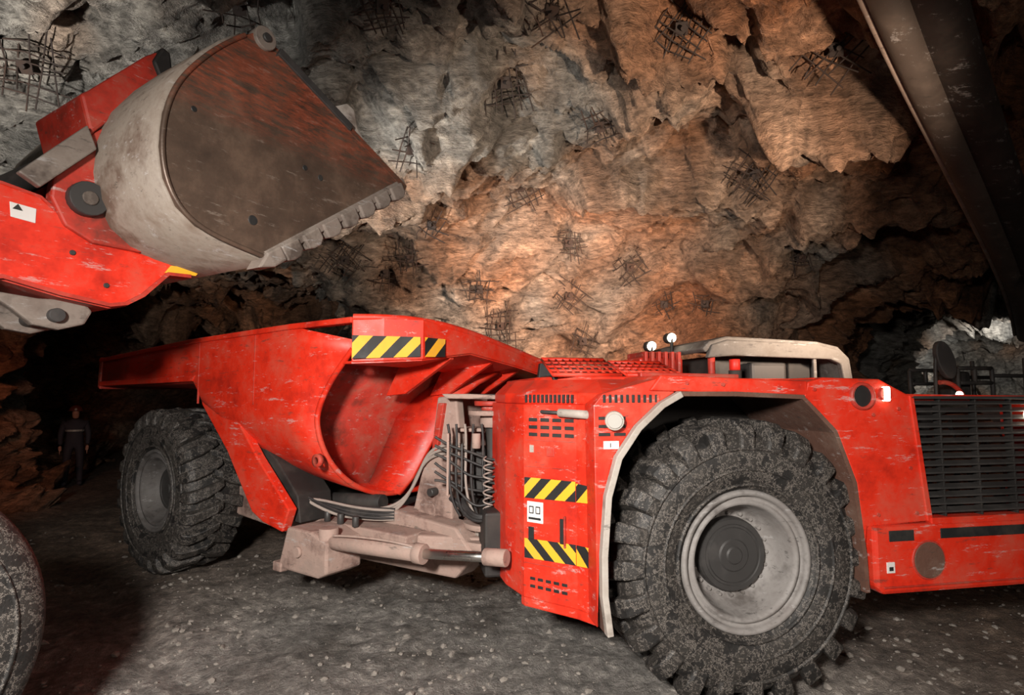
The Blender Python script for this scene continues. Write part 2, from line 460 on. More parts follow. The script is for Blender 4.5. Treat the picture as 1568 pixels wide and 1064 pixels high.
# ------------------------------------------------------------------ dump truck
T=empty('mining_dump_truck')
R_=Frame(T,-4.08,6.5,-35); F_=Frame(T,1.54,3.75,10.5)
wheel(R_,'rear_near_wheel',0,0,1,rim=RIMD); wheel(R_,'rear_far_wheel',0,-2.7,-1)
wheel(F_,'front_near_wheel',0,0,1); wheel(F_,'front_far_wheel',0,-2.7,-1)
cyl(R_,'rear_axle',(0,-.4,.91),(0,-2.3,.91),.2,DARK); cyl(F_,'front_axle',(0,-.4,.91),(0,-2.3,.91),.2,DARK)

def box_section(s,ztop,zc,zb,lean):
    pts=[]
    side=[(0,ztop),(0,ztop-.13),(0,(ztop+zc)/2),(0,zc)]
    for q in range(1,9):
        a=math.pi/2*q/8; side.append((-.95*(1-math.cos(a)),zc-(zc-zb)*math.sin(a)))
    full=side+[(-2.7-t,z) for t,z in reversed(side)]
    for t,z in full:
        ss=s+ (max(0,z-1.95)*1.1 if lean else 0)
        pts.append((ss,-t,z))
    return pts
secs=[(-1.47,2.44,2.16,2.10,0),(-.6,2.49,2.16,2.08,0),(.3,2.53,2.16,2.05,0),(.90,2.565,2.16,2.0,0),(1.08,2.57,2.0,1.66,0),(1.45,2.575,1.9,1.35,0),(2.0,2.585,1.85,1.18,0),(2.6,2.595,1.85,1.09,0),(2.98,2.42,1.85,1.05,1)]
vs=[];fs=[]
for sc in secs: vs+=box_section(*sc)
n=len(vs)//len(secs)
for i in range(len(secs)-1):
    for q in range(n-1): fs.append([i*n+q,i*n+q+1,(i+1)*n+q+1,(i+1)*n+q])
o=put(mesh('dump_box',vs,fs),'dump_box',R_,RED,0,False,solid=.03)
for i,p in enumerate(o.data.polygons): p.use_smooth=True
fw=box_section(2.55,2.40,1.85,1.09,1); m_=len(fw)
vs=[(x,y*.985+.02,z) for x,y,z in fw]; c=(2.62,1.35,1.75); vs.append(c)
put(mesh('fw',vs,[[i,(i+1)%m_,m_] for i in range(m_)]),'dump_box_front_wall',R_,REDD,0,True,solid=.03)
fe=box_section(2.98,2.36,1.85,1.05,1)
tube(R_,'dump_box_front_rim',[(x,-y,z) for x,y,z in fe],.024,RED)
for tt,nm in ((.0,'near'),(-2.7,'far')):
    pts=[(-1.50,2.46),(.8,2.58),(2.6,2.62),(3.44,2.62)] if nm=='near' else [(-1.50,2.3),(3.44,2.3)]
    ribbon(R_,'dump_box_%s_top_rail'%nm,[(s,z-.03) for s,z in pts],tt+.035,tt-.06,RED,.05,.01)
prism(R_,'dump_box_tail_edge',[(-1.52,2.09),(-1.46,2.06),(-1.42,2.46),(-1.50,2.47)],.03,-2.7,REDD,.01)
prism(R_,'dump_box_tail_skirt',[(-1.47,2.10),(.92,2.13),(.97,2.19),(-1.47,2.16)],.03,-.15,RED,.008)
for s in (1.02,2.05): prism(R_,'dump_box_side_seam',[(s,1.9),(s+.012,1.9),(s+.012,2.55),(s,2.55)],.019,0,REDD,.002)
SG=[(3.44,0.02,2.61,2.25),(3.62,-.15,2.615,2.26),(3.80,-.40,2.61,2.28),(3.84,-.97,2.555,2.36),(3.86,-1.68,2.42,2.27),(3.88,-2.6,2.24,2.12)]
vs=[(s,-t,a) for s,t,a,b in SG]+[(s,-t,b) for s,t,a,b in SG]; n=len(SG)
put(mesh('sg',vs,[[i,i+1,n+i+1,n+i] for i in range(n-1)]),'spill_guard_face',R_,RED,.01,solid=.04)
tube(R_,'spill_guard_lip',[(s+.01,t,a) for s,t,a,b in SG],.028,RED)
vs=[(s,-t,b) for s,t,a,b in SG]+[(3.32 if i<3 else 3.22,-t,2.25-.05*(i>3)) for i,(s,t,a,b) in enumerate(SG)]
put(mesh('sgu',vs,[[i,i+1,n+i+1,n+i] for i in range(n-1)]),'spill_guard_underside',R_,RED,0,solid=.02)
for t in (-.75,-1.35,-1.95):
    prism(R_,'spill_guard_gusset',[(3.0,1.98),(3.25,2.0),(3.80,2.30),(3.80,2.38),(3.2,2.30)],t,t-.05,RED,.006)
hazard(R_,'spill_guard_hazard_a',(3.47,.045,2.275,2.46),(3.80,-.375,2.30,2.46),5,.30,.03,1)
hazard(R_,'spill_guard_hazard_b',(3.81,-.39,2.30,2.46),(3.825,-.62,2.31,2.46),2,.65,.035,0)
FL=[(-.90,1.05),(-1.0,1.2),(-1.15,1.5),(-1.28,1.8),(-1.42,1.98),(-1.6,2.12),(-1.85,2.22)]
vs=[];fs=[]
for i,(t,z) in enumerate(FL):
    s1=3.05+.09*i*.9; vs+=[(2.6,-t,z),(s1,-t,z)]
for i in range(len(FL)-1): fs.append([2*i,2*i+1,2*i+3,2*i+2])
put(mesh('fl',vs,fs),'dump_box_keel_flange',R_,RED,0,True,solid=.045)
lathe(R_,'lifting_eye',3.02,1.45,[(-.02,.03),(-.02,.055),(.02,.055),(.02,.03),(-.02,.03)],REDD,20)
prism(R_,'dump_box_leg',[(.98,2.1),(1.07,1.885),(1.58,1.45),(2.05,.92),(2.23,.85),(2.53,.80),(2.62,1.0),(2.35,1.22),(2.1,1.42),(1.75,1.75),(1.5,2.1)],-.012,-.10,RED,.012)
prism(R_,'dump_box_leg_inner',[(1.6,1.4),(2.1,.9),(2.6,.86),(2.55,1.1),(2.2,1.4),(1.8,1.6)],-.14,-.5,DARK,.012)
prism(R_,'dump_box_under_plate',[(.9,2.02),(1.2,1.2),(1.6,.95),(1.2,.8),(.9,1.3),(.6,2.0)],-.75,-1.95,DARK)

for nm,t0,t1 in (('near',-.60,-.85),('far',-1.85,-2.1)):
    prism(R_,'rear_chassis_beam_'+nm,[(-.6,.75),(-.6,1.15),(1.2,1.1),(2.4,.95),(3.3,.98),(4.0,.92),(4.2,.72),(4.0,.52),(2.6,.48),(1.4,.6)],t0,t1,PINK,.02)
box(R_,'rear_chassis_deck',2.3,3.7,-.35,-2.2,.78,.86,PINK,.015)
box(R_,'rear_chassis_web',1.0,3.6,-.85,-1.85,.55,.95,DARK)
prism(R_,'steering_mount_block',[(2.50,.50),(2.52,.56),(2.62,.86),(2.95,.86),(3.16,.80),(3.16,.55),(3.05,.50)],-.0,-.36,PINK,.02)
prism(R_,'steering_mount_shoe',[(2.44,.47),(2.56,.47),(2.56,.55),(2.44,.55)],.01,-.36,PINK,.01)
cyl(R_,'steering_mount_grease_cap',(2.8,.0,.68),(2.8,.03,.68),.045,PINK,16)
tw=[(3.628,1.97),(3.84,1.99),(3.90,1.516),(3.85,1.347),(3.80,1.1),(3.82,.80),(3.6,.70),(3.35,.709),(3.27,.86),(3.36,1.0),(3.43,1.25),(3.464,1.37),(3.56,1.498)]
prism(R_,'hinge_tower_near',tw,-.78,-.88,PINK,.015)
prism(R_,'hinge_tower_far',tw,-1.75,-1.85,PINK,.015)
prism(R_,'hinge_tower_web',[(3.5,.75),(3.62,.75),(3.72,1.95),(3.63,1.95),(3.5,1.35)],-.85,-1.8,PINK,.015)
cyl(R_,'hinge_tower_boss',(3.55,-.74,.98),(3.55,-.9,.98),.10,PINK)
cyl(R_,'hinge_tower_pin',(3.62,-.70,1.15),(3.62,-.8,1.15),.035,HUB)
prism(R_,'hinge_tower_stiffener',[(3.60,1.5),(3.66,1.5),(3.74,1.92),(3.67,1.92)],-.74,-.79,REDD,.008)
cyl(R_,'dump_hoist_cylinder',(1.8,-.55,.95),(3.1,-.65,1.02),.07,DARK); cyl(R_,'dump_hoist_rod',(1.2,-.55,1.2),(1.9,-.55,.95),.04,CHROME)
for s in (2.72,2.9,3.1): cyl(R_,'hose_clamp',(s,-.34,.86),(s,-.34,.95),.03,HUB,10)
H=Frame(T,-.17,4.86,0)
for z0,z1,r,m in ((1.90,1.94,.15,REDD),(1.82,1.86,.20,PINK),(1.86,1.90,.09,REDD),(1.72,1.82,.10,PINK),(.90,.945,.24,PINK),(.84,.90,.15,GREYM),(.76,.82,.28,PINK)):
    cyl(H,'hinge_disc',(0,0,z0),(0,0,z1),r,m,28)
cyl(H,'hinge_pin',(0,0,.7),(0,0,1.9),.055,DARK)
prism(H,'hinge_upper_arm',[(-.38,1.96),(-.42,2.0),(-.2,2.0),(.3,1.98),(.3,1.95)],.08,-.25,PINK,.01)
box(H,'hinge_upper_plate',-.30,.25,.02,-.3,1.68,1.71,PINK)
prism(H,'hinge_lower_arm',[(-.6,.72),(.35,.66),(.35,.82),(-.6,.86)],.15,-.5,PINK,.02)
box(H,'dark_backing',-.6,.6,-1.1,-1.2,.5,2.0,DARK)
box(H,'valve_block',-.16,.02,.02,-.2,1.15,1.55,DARK,.01)
cyl(R_,'steering_cylinder',(3.1,-.08,.79),(4.02,-.18,.815),.062,PINK); cyl(R_,'steering_cylinder_cap',(3.98,-.175,.815),(4.06,-.185,.815),.075,PINK)
cyl(R_,'steering_rod',(4.0,-.18,.815),(4.66,-.30,.86),.036,CHROME); cyl(R_,'steering_rod_end',(4.55,-.28,.855),(4.72,-.31,.865),.06,PINK)
cyl(R_,'steering_clevis',(3.08,-.08,.70),(3.08,-.08,.90),.08,PINK)
tube(R_,'steering_cylinder_pipe',[(3.2,-.03,.86),(3.5,-.05,.90),(3.9,-.10,.90),(4.0,-.15,.86)],.010,PINK)
for k in range(3):
    o=.035*k
    tube(R_,'hydraulic_hose_dusty',[(2.5,-.25-o,1.05-o*.5),(2.8,-.35,.90+o),(3.1,-.5,.90+o),(3.3,-.65,.95+o*.8),(3.42+o*.3,-.72,1.2),(3.5+o*.5,-.74,1.42+o),(3.7,-.75,1.5+o),(3.95,-.8,1.5+o)],.014,HOSEP)
random.seed(11)
for k in range(11):
    o=.022*k; r1=random.uniform(-.05,.05)
    tube(R_,'hydraulic_hose',[(1.9,-.2,1.45-o),(2.3,-.2+r1,1.2-o),(2.6,-.3,.98+o*.5+r1),(3.0,-.42+r1,.88+o*.5),(3.3,-.6,.90+o*.4)],.012,HOSE if k%3 else HOSEP)
random.seed(3)
for k in range(6):
    z=1.60-k*.07
    r1=random.uniform(-.05,.05); r2=random.uniform(-.06,.04)
    tube(H,'articulation_hose',[(-.46,.16,z+.05),(-.34,.17,z+r1),(-.22,.20+r1,z-.05+r2),(-.10,.22+r1,z-.12-r1),(.02,.25,1.46-k*.062),(.12,.25,1.485-k*.062)],.011,HOSE)
for k in range(6):
    z=1.50-k*.062
    cyl(H,'hose_fitting',(.04,.26,z-.015),(.25,.24,z),.022,GREYM,12); cyl(H,'hose_nut',(.10,.255,z-.01),(.14,.25,z-.008),.031,GREYM,6)
for k in range(5):
    x=-.36+k*.07; r1=random.uniform(-.05,.05)
    tube(H,'vertical_hose',[(x,.12,1.75),(x+.03+r1,.18,1.5),(x-.04,.22,1.25),(x+.08+r1,.18,1.02)],.011,HOSE if k!=2 else HOSEP)
for k in range(7):
    r1=random.uniform(-.06,.06); r2=random.uniform(-.05,.05)
    tube(H,'looped_hose',[(-.28+r1,.12,1.12+r2),(-.15,.28+r1,.99+r2),(.03+r2,.30,1.02+r1),(.10,.26,1.12-r1),(.22,.18,1.05+r2)],.018,HOSE)
box(H,'clamp_plate',-.36,-.34,.20,.10,1.18,1.68,PINK,.004)
box(H,'clamp_plate',-.24,-.225,.24,.14,1.22,1.6,HUB,.004)
cyl(H,'spring_canister',(-.12,.20,1.56),(-.12,.20,1.68),.035,PINK); cyl(H,'accumulator',(.08,.16,1.54),(.08,.16,1.68),.04,GREYM)
# return spring wound round the front of the hinge
tube(H,'return_spring',[(-.02+.045*math.cos(a*1.2),.29+.045*math.sin(a*1.2),1.06+a*.0125) for a in range(0,36)],.007,HOSEP)

# front module -------------------------------------------------
FP=[(-.99,.57),(-1.02,.8),(-1.02,1.03),(-.99,1.38),(-.92,1.61),(-.79,1.79),(-.63,1.93),(-.5,2.0),(-.1,2.0),(.38,1.98),(.61,1.75),(.74,1.41),(.79,.94),(.80,.70)]
ribbon(F_,'wheel_arch',FP,.05,-.85,MUD,.03)
pts=FP[:8]; vs=[];fs=[]
for i,(s,z) in enumerate(pts):
    j=min(i+1,len(pts)-1);k=max(i-1,0); d=Vector((pts[j][0]-pts[k][0],pts[j][1]-pts[k][1])).normalized()
    vs+=[(s+d.y*.02,-.065,z-d.x*.02),(s-d.y*.020,-.065,z+d.x*.020)]
for i in range(len(pts)-1): fs.append([2*i,2*i+1,2*i+3,2*i+2])
put(mesh('fe',vs,fs),'fender_edge_trim',F_,GREYM,.005,solid=.06)
prism(F_,'wheel_well_back',[(-1.0,.7),(-.98,1.95),(.6,1.98),(.8,.7)],-.80,-.9,DARK,0)
PL=[(-1.50,-1.25),(-1.47,-.78),(-1.39,-.50),(-1.10,-.21),(-1.0,-.06),(-1.0,-1.25)]
plan(F_,'engine_side_panel',PL,.62,1.93,RED,.012)
plan(F_,'engine_side_panel_skirt',[(-1.40,-.56),(-1.385,-.51),(-1.10,-.22),(-1.0,-.07),(-1.0,-.56)],.56,.66,RED,.01)
prism(F_,'fender_side_plate',[(-1.05,.60),(-1.03,1.03),(-1.0,1.38),(-.93,1.62),(-.80,1.80),(-.64,1.94),(-.52,2.01),(-.62,2.10),(-1.0,2.0),(-1.06,1.93)],.03,-.3,RED,.006)
lo=[(-1.47,-.8),(-1.38,-.50),(-1.09,-.22),(-.98,-.02),(-.62,.04),(-.6,-1.3),(-1.47,-1.3)]
hi=[(-1.36,-.95),(-1.27,-.66),(-1.02,-.42),(-.92,-.30),(-.62,-.28),(-.6,-1.3),(-1.36,-1.3)]
vs=[(s,-t,1.93) for s,t in lo]+[(s,-t,2.0) for s,t in lo]+[(s,-t,2.10) for s,t in hi]; n=7
fs=[list(range(n)),list(range(2*n,3*n))]+[[i,(i+1)%n,n+(i+1)%n,n+i] for i in range(n)]+[[n+i,n+(i+1)%n,2*n+(i+1)%n,2*n+i] for i in range(n)]
put(mesh('sh',vs,fs),'engine_shoulder',F_,RED,.012)
plan(F_,'engine_hood',[(-1.2,-1.0),(-1.12,-.75),(-.9,-.55),(-.45,-.55),(-.3,-.9),(-.3,-2.3),(-1.2,-2.3)],2.06,2.13,RED,.02)
def lattice(name,s0,s1,tA,zA,tB,zB,nx,ny):
    r=.009
    for i in range(nx+1):
        s=s0+(s1-s0)*i/nx; cyl(F_,name,(s,tA,zA),(s+.03,tB,zB),r,RED,6,bev=0)
    for j in range(ny+1):
        u=j/ny; t=tA+(tB-tA)*u; z=zA+(zB-zA)*u
        cyl(F_,name,(s0+.03*u,t,z),(s1+.03*u,t,z),r*(1.9 if j in (0,ny) else 1.2),RED,6,bev=0)
lattice('hood_lattice_guard',-1.15,-.62,-.62,2.14,-1.10,2.28,9,4)
lattice('hood_lattice_guard',-.58,-.12,-.62,2.14,-1.10,2.26,8,4)
for s0,s1 in ((-1.14,-.61),(-.57,-.11)): prism(F_,'hood_lattice_backing',[(s0,2.10),(s1,2.10),(s1+.02,2.23),(s0+.02,2.25)],-1.13,-1.2,BLK,.004)
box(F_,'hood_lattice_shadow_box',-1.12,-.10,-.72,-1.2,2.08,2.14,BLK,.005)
def pA(u,z,off=.0):
    a=Vector((-1.39,-.50));b=Vector((-1.10,-.21)); p=a+(b-a)*u; n=Vector((-.707,.707))*off
    return (p.x+n.x,p.y+n.y,z)
def plateA(name,u0,u1,z0,z1,mat,off=.006,fr=F_):
    a=pA(u0,0,off);b=pA(u1,0,off);c=pA(u1,0,-.02);d=pA(u0,0,-.02)
    plan(fr,name,[a[:2],b[:2],c[:2],d[:2]],z0,z1,mat,.002)
def plateB(name,s0,s1,z0,z1,mat): box(F_,name,s0,s1,.036,.02,z0,z1,mat,.002)
for r in range(3):
    for k in range(4):
        plateA('louvre_slot',.10+k*.23,.10+k*.23+.17,1.81-r*.05,1.835-r*.05,BLK,.003)
    for k in range(2): plateB('louvre_slot',-1.03+k*.10,-.955+k*.10,1.81-r*.05+.03,1.83-r*.05+.03,BLK)
for k in range(12):
    plateA('top_louvre',.03+k*.08,.065+k*.08,1.94,1.995,BLK,.006)
for k in range(10): plateB('top_louvre',-1.0+k*.038,-.982+k*.038,1.945,1.995,BLK)
for r in range(2):
    for k in range(5): plateA('bottom_vent',.12+k*.15,.12+k*.15+.10,.70+r*.05,.72+r*.05,BLK,.003)
plateA('warning_label',.07,.38,1.13,1.27,WHT)
plateA('warning_triangle',.11,.2,1.19,1.24,BLK,.008); plateA('warning_triangle',.24,.33,1.19,1.24,BLK,.008)
plateA('warning_triangle_fill',.125,.185,1.197,1.233,WHT,.010); plateA('warning_triangle_fill',.255,.315,1.197,1.233,WHT,.010)
plateA('warning_text',.10,.34,1.15,1.165,BLK,.008)
plateA('panel_seam',.02,.985,.855,.862,REDD,.004); plateA('panel_seam',.02,.985,1.68,1.687,REDD,.004); plateA('panel_seam',.02,.985,1.50,1.506,REDD,.004)
plateA('panel_handle',.70,.78,1.02,1.18,BLK,.012); plateA('panel_handle_grip',.78,.81,1.0,1.2,REDD,.02)
plateA('panel_lower_handle',.10,.2,1.02,1.10,BLK,.01)
plateA('small_label',.12,.20,1.60,1.65,GREYM); plateA('small_label',.45,.6,1.58,1.64,REDD); plateB('small_label',-1.0,-.90,1.66,1.71,WHT); plateB('small_label_mark',-.96,-.95,1.67,1.70,BLK)
hazard(F_,'panel_hazard_upper',(-1.385,-.495,1.29,1.43),(-1.105,-.215,1.30,1.43),5,.34,.006,1)
hazard(F_,'panel_hazard_upper_side',(-1.10,-.21,1.30,1.42),(-1.0,-.06,1.31,1.41),2,.6,.008)
hazard(F_,'panel_hazard_lower',(-1.385,-.495,.89,1.02),(-1.105,-.215,.90,1.03),5,-.34,.006,1)
hazard(F_,'panel_hazard_lower_side',(-1.10,-.21,.90,1.03),(-1.0,-.06,.91,1.03),2,-.6,.008)
cyl(F_,'tool_cylinder',(-1.2,-.27,1.875),(-1.03,-.08,1.865),.028,GREYM); cyl(F_,'tool_cylinder_rod',(-1.3,-.37,1.88),(-1.2,-.27,1.875),.012,HUB)
cyl(F_,'head_lamp',(-.92,.0,1.84),(-.95,.10,1.835),.058,GREYM,24); cyl(F_,'head_lamp_glass',(-.95,.10,1.835),(-.953,.112,1.834),.046,LAMPS,24)
prism(F_,'fender_top_beam',[(-.70,2.02),(-.62,2.12),(.42,2.085),(.42,1.985),(-.50,2.015)],.05,-.9,RED,.012)
prism(F_,'fender_top_recess',[(-.5,2.10),(.3,2.10),(.3,2.15),(-.5,2.16)],-.55,-2.4,REDD,.01)
prism(F_,'bonnet_side',[(.38,1.975),(.42,2.08),(.54,2.11),(.97,2.10),(1.20,1.99),(1.30,1.14),(.82,1.12),(.79,.94),(.75,1.41),(.62,1.75)],.05,-.75,RED,.012)
prism(F_,'bonnet_body',[(.82,.75),(.82,2.06),(1.2,1.96),(3.6,1.9),(3.8,1.2),(3.7,.75)],-.25,-2.7,DARK,.02)
prism(F_,'bonnet_top',[(.5,2.05),(.5,2.11),(.95,2.10),(1.2,2.0),(3.6,1.97),(3.6,1.92),(1.2,1.94)],-.0,-2.7,RED,.01)
prism(F_,'grille_frame_left',[(1.19,1.99),(1.225,1.99),(1.325,1.14),(1.28,1.14)],.06,-.2,RED,.006)
prism(F_,'grille_frame_top',[(1.2,1.965),(3.5,1.955),(3.5,1.98),(1.2,1.985)],.06,-.2,HUB,.006)
prism(F_,'grille_frame_bottom',[(1.3,1.12),(3.6,1.12),(3.6,1.165),(1.3,1.165)],.07,-.2,RED,.006)
for k in range(15):
    z=1.19+k*.0525; s0=1.235+(1.97-z)*.105
    vs=[(s0,-.045,z),(2.3,-.045,z),(2.3,-.045,z+.012),(s0,-.045,z+.012),(s0,.01,z+.02),(2.3,.01,z+.02),(2.3,.01,z+.032),(s0,.01,z+.032)]
    put(mesh('sl',vs,[[0,1,2,3],[4,5,6,7],[0,1,5,4],[3,2,6,7],[0,3,7,4],[1,2,6,5]]),'grille_slat',F_,HUB,.002)
for s in (1.45,1.75,2.05,2.3): box(F_,'grille_post',s,s+.014,.035,-.02,1.16,1.97,DARK,.002)
box(F_,'grille_end_panel',2.31,3.6,.05,-.3,1.14,1.96,RED,.01)
lathe(F_,'radiator_fan_ring',1.78,1.55,[(.10,.34),(.06,.34),(.06,.30),(.12,.27)],FAN,40); lathe(F_,'radiator_fan_hub',1.78,1.55,[(.12,.11),(.08,.09),(.08,.001)],FAN,30)
for k in range(8):
    a=k*math.pi/4; c,s_=math.cos(a),math.sin(a)
    vs=[(1.78+.09*c-.03*s_,.12,1.55+.09*s_+.03*c),(1.78+.28*c-.06*s_,.12,1.55+.28*s_+.06*c),(1.78+.28*c+.06*s_,.09,1.55+.28*s_-.06*c),(1.78+.09*c+.03*s_,.10,1.55+.09*s_-.03*c)]
    put(mesh('fb',vs,[[0,1,2,3]]),'radiator_fan_blade',F_,FAN,0,solid=.006)
prism(F_,'bumper',[(.83,.74),(.88,.69),(3.9,.69),(3.9,1.13),(.83,1.13)],.09,-2.7,RED,.025)
box(F_,'bumper_black_strip',.94,1.13,.095,.05,1.03,1.10,BLK,.003); box(F_,'bumper_black_strip',1.34,3.8,.095,.05,1.035,1.10,BLK,.003)
box(F_,'bumper_lower_line',.88,3.85,.10,.05,.735,.745,REDD,.003)
cyl(F_,'bumper_round_cover',(1.235,.05,.90),(1.235,.098,.90),.13,REDD,36); cyl(F_,'bumper_round_disc',(1.235,.09,.90),(1.235,.103,.90),.118,MUD,36)
box(F_,'bumper_label',.91,.97,.096,.05,.83,.90,WHT,.002); box(F_,'bumper_label_mark',.925,.955,.099,.05,.845,.87,BLK,.001)
lathe(F_,'side_port_ring',.82,1.985,[(-.05,.07),(-.075,.075),(-.075,.09),(-.05,.095)],REDD,32); cyl(F_,'side_port_hole',(.82,.052,1.985),(.82,.060,1.985),.072,BLK,32)
cyl(F_,'marker_lamp_housing',(.99,-.02,2.0),(.99,.075,2.0),.045,REDD); box(F_,'marker_lamp',.975,1.01,.095,.05,1.95,2.05,LAMP,.01)
cyl(F_,'front_lamp',(2.20,.04,1.85),(2.20,.07,1.85),.05,LAMP)
for s,z in ((.46,2.03),(.9,1.86),(1.1,1.9),(1.17,1.5),(1.2,1.2),(.9,1.2),(.2,2.04),(-.2,2.06),(-.45,2.07)):
    cyl(F_,'bolt',(s,.04,z),(s,.062,z),.012,REDD,8,bev=0)
cp=[(.24,2.36),(.30,2.42),(.45,2.46),(1.30,2.43),(1.50,2.39),(1.60,2.30),(1.63,2.08)]
ribbon(F_,'cab_canopy',cp,-.95,-2.1,CANOPY,.05,.015)
prism(F_,'cab_canopy_fascia',[(.26,2.30),(.30,2.41),(.45,2.455),(1.30,2.43),(1.50,2.385),(1.59,2.29),(1.62,2.08),(1.55,2.08),(1.52,2.26),(1.42,2.30),(.5,2.32)],-.93,-.99,CANOPY,.012)
cyl(F_,'cab_canopy_post',(.33,-1.0,2.1),(.33,-1.0,2.34),.03,REDD)
box(F_,'cab_interior',.5,1.5,-1.3,-2.0,2.08,2.34,DARK); box(F_,'cab_window_bar',1.28,1.31,-.97,-1.0,2.1,2.32,CANOPY)
box(F_,'cab_window_seat',.8,1.15,-1.15,-1.28,2.1,2.28,HUB,.03)
box(F_,'cab_sill',.25,1.64,-.9,-2.1,2.08,2.13,REDD)
for k in range(6): box(F_,'cooler_fin',-.22+k*.06,-.19+k*.06,-1.1,-1.5,2.14,2.36,REDD)
box(F_,'cooler_box',-.25,.15,-1.15,-1.6,2.1,2.31,RED,.02)
cyl(F_,'beacon_base',(.42,-.8,2.10),(.42,-.8,2.19),.05,DARK); cyl(F_,'beacon',(.42,-.8,2.19),(.42,-.8,2.28),.042,BEAC)
for s,t,z in ((.22,-1.5,2.52),(.02,-1.5,2.44)):
    cyl(F_,'lamp_post',(s,t,2.1),(s,t,z),.015,DARK); cyl(F_,'work_lamp_body',(s,t-.08,z),(s,t,z),.05,DARK); cyl(F_,'work_lamp_glass',(s,t,z),(s,t+.015,z-.003),.042,LAMP)
tube(F_,'mirror_arm',[(3.3,-1.7,1.95),(3.30,-1.7,2.3),(3.34,-1.7,2.5)],.018,DARK)
vs=[];fs=[]
for sy in (0,1):
    for q in range(20):
        a=2*math.pi*q/20; vs.append((3.42+.11*math.cos(a)+.05*math.sin(a)*-1,1.66+.06*sy,2.36+.20*math.sin(a)))
fs=[list(range(20)),list(range(20,40))]+[[q,(q+1)%20,20+(q+1)%20,20+q] for q in range(20)]
put(mesh('mir',vs,fs),'rear_mirror',F_,HUB,.01)
tube(F_,'cab_red_rail',[(3.35,-1.7,2.12),(3.5,-1.7,2.14),(3.62,-1.7,2.05),(3.66,-1.7,1.92)],.025,REDD)
for (x0,z0),(x1,z1) in (((3.70,1.92),(3.70,2.28)),((4.15,1.92),(4.15,2.28)),((3.70,2.28),(4.15,2.28)),((3.72,2.12),(4.15,2.12)),((3.92,2.12),(3.92,2.28)),((4.15,2.2),(4.9,2.2)),((4.6,1.9),(4.6,2.4))):
    for t in (-1.8,-2.4): cyl(F_,'cab_guard_bar',(x0,t,z0),(x1,t,z1),.022,DARK)
box(F_,'cab_seat_back',3.8,4.05,-1.95,-2.2,1.9,2.25,DARK,.03)
cyl(F_,'far_lamp',(3.35,-1.5,1.99),(3.35,-1.47,1.99),.035,LAMP)
box(F_,'front_deck',3.0,4.9,-1.0,-2.6,.75,1.93,DARK)
box(F_,'front_frame',-1.6,3.4,-.95,-1.85,.62,1.1,DARK,.02); box(F_,'engine_block',-1.25,-.2,-.95,-2.4,1.0,2.0,DARK,.02)
plan(F_,'engine_far_panel',[(-1.5,-1.5),(-1.4,-2.3),(-1.0,-2.72),(-.95,-1.5)],.62,1.98,RED,.012)

# ------------------------------------------------------------------ loader
LD=empty('underground_loader'); L_=Frame(LD,-1.63,3.9,58)
BP=[(-.31,4.40),(-.45,4.27),(-.60,4.08),(-.73,3.87),(-.79,3.66),(-.80,3.45),(-.77,3.27),(-.69,3.12),(-.57,3.03),(-.40,2.98),(-.22,2.95),(-.055,2.92)]
prof=BP+[(1.262,3.857)]
BW=-2.45
ribbon(L_,'bucket_shell',prof[::-1],-.03,BW+.03,STEELG,.05,0,True)
full=BP+[(.35,3.20),(.80,3.51),(1.262,3.84),(.82,4.04),(.32,4.26),(-.034,4.43),(-.12,4.47),(-.22,4.48)]
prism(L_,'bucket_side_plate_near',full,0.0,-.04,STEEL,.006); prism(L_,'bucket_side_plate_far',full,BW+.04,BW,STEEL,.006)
def strip(fr,name,a,b,w,t0,t1,mat):
    a=Vector(a);b=Vector(b);d=(b-a).normalized();n=Vector((-d.y,d.x))*w
    prism(fr,name,[tuple(a),tuple(b),tuple(b+n),tuple(a+n)],t0,t1,mat,.006)
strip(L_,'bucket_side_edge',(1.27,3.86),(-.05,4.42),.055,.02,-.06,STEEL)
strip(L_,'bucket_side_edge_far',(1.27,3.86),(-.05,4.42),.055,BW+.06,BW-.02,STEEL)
strip(L_,'bucket_upper_edge_wear',(.62,4.15),(-.05,4.44),.06,.035,-.05,HUB)
prism(L_,'bucket_spill_corner',[(.46,4.25),(.60,4.34),(.68,4.32),(.72,4.18),(.80,4.10),(.70,4.08)],-.02,-.3,GREYM,.012)
cyl(L_,'bucket_top_bar',(-.16,.01,4.45),(-.16,BW-.01,4.45),.05,SHR)
cyl(L_,'bucket_top_boss',(-.17,.03,4.45),(-.17,-.06,4.45),.08,SHR); cyl(L_,'bucket_boss_bolt',(-.17,.05,4.45),(-.17,.02,4.45),.03,HUB)
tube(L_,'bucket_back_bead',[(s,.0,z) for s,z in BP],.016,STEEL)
a=Vector((-.055,2.92));b=Vector((1.262,3.857)); d=(b-a).normalized(); nn=Vector((d.y,-d.x))
for k in range(7):
    u0=.10+k*.215; p=a+d*u0
    pts=[p-nn*.05,p+nn*.06,p+nn*.075+d*.05,p+nn*.075+d*.12,p+nn*.04+d*.17,p-nn*.05+d*.17]
    prism(L_,'bucket_wear_shroud',[tuple(q) for q in pts],.035,-.10,SHR,.014)
strip(L_,'bucket_lower_band',tuple(a-d*.02),tuple(b),.07,.018,-.06,SHR)
p=a; prism(L_,'bucket_heel_shroud',[tuple(p-d*.14+nn*.0),tuple(p-d*.02+nn*.05),tuple(p+d*.1+nn*.05),tuple(p+d*.1-nn*.06),tuple(p-d*.02-nn*.06)],.04,-.12,SHR,.015)
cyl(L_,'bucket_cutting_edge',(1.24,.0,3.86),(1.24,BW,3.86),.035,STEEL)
for s,z,r in ((-.20,3.16,.035),(.20,3.66,.022),(.34,3.63,.025),(-.62,3.75,.02)):
    cyl(L_,'bucket_side_hole',(s,.003,z),(s,-.01,z),r,BLK,20)
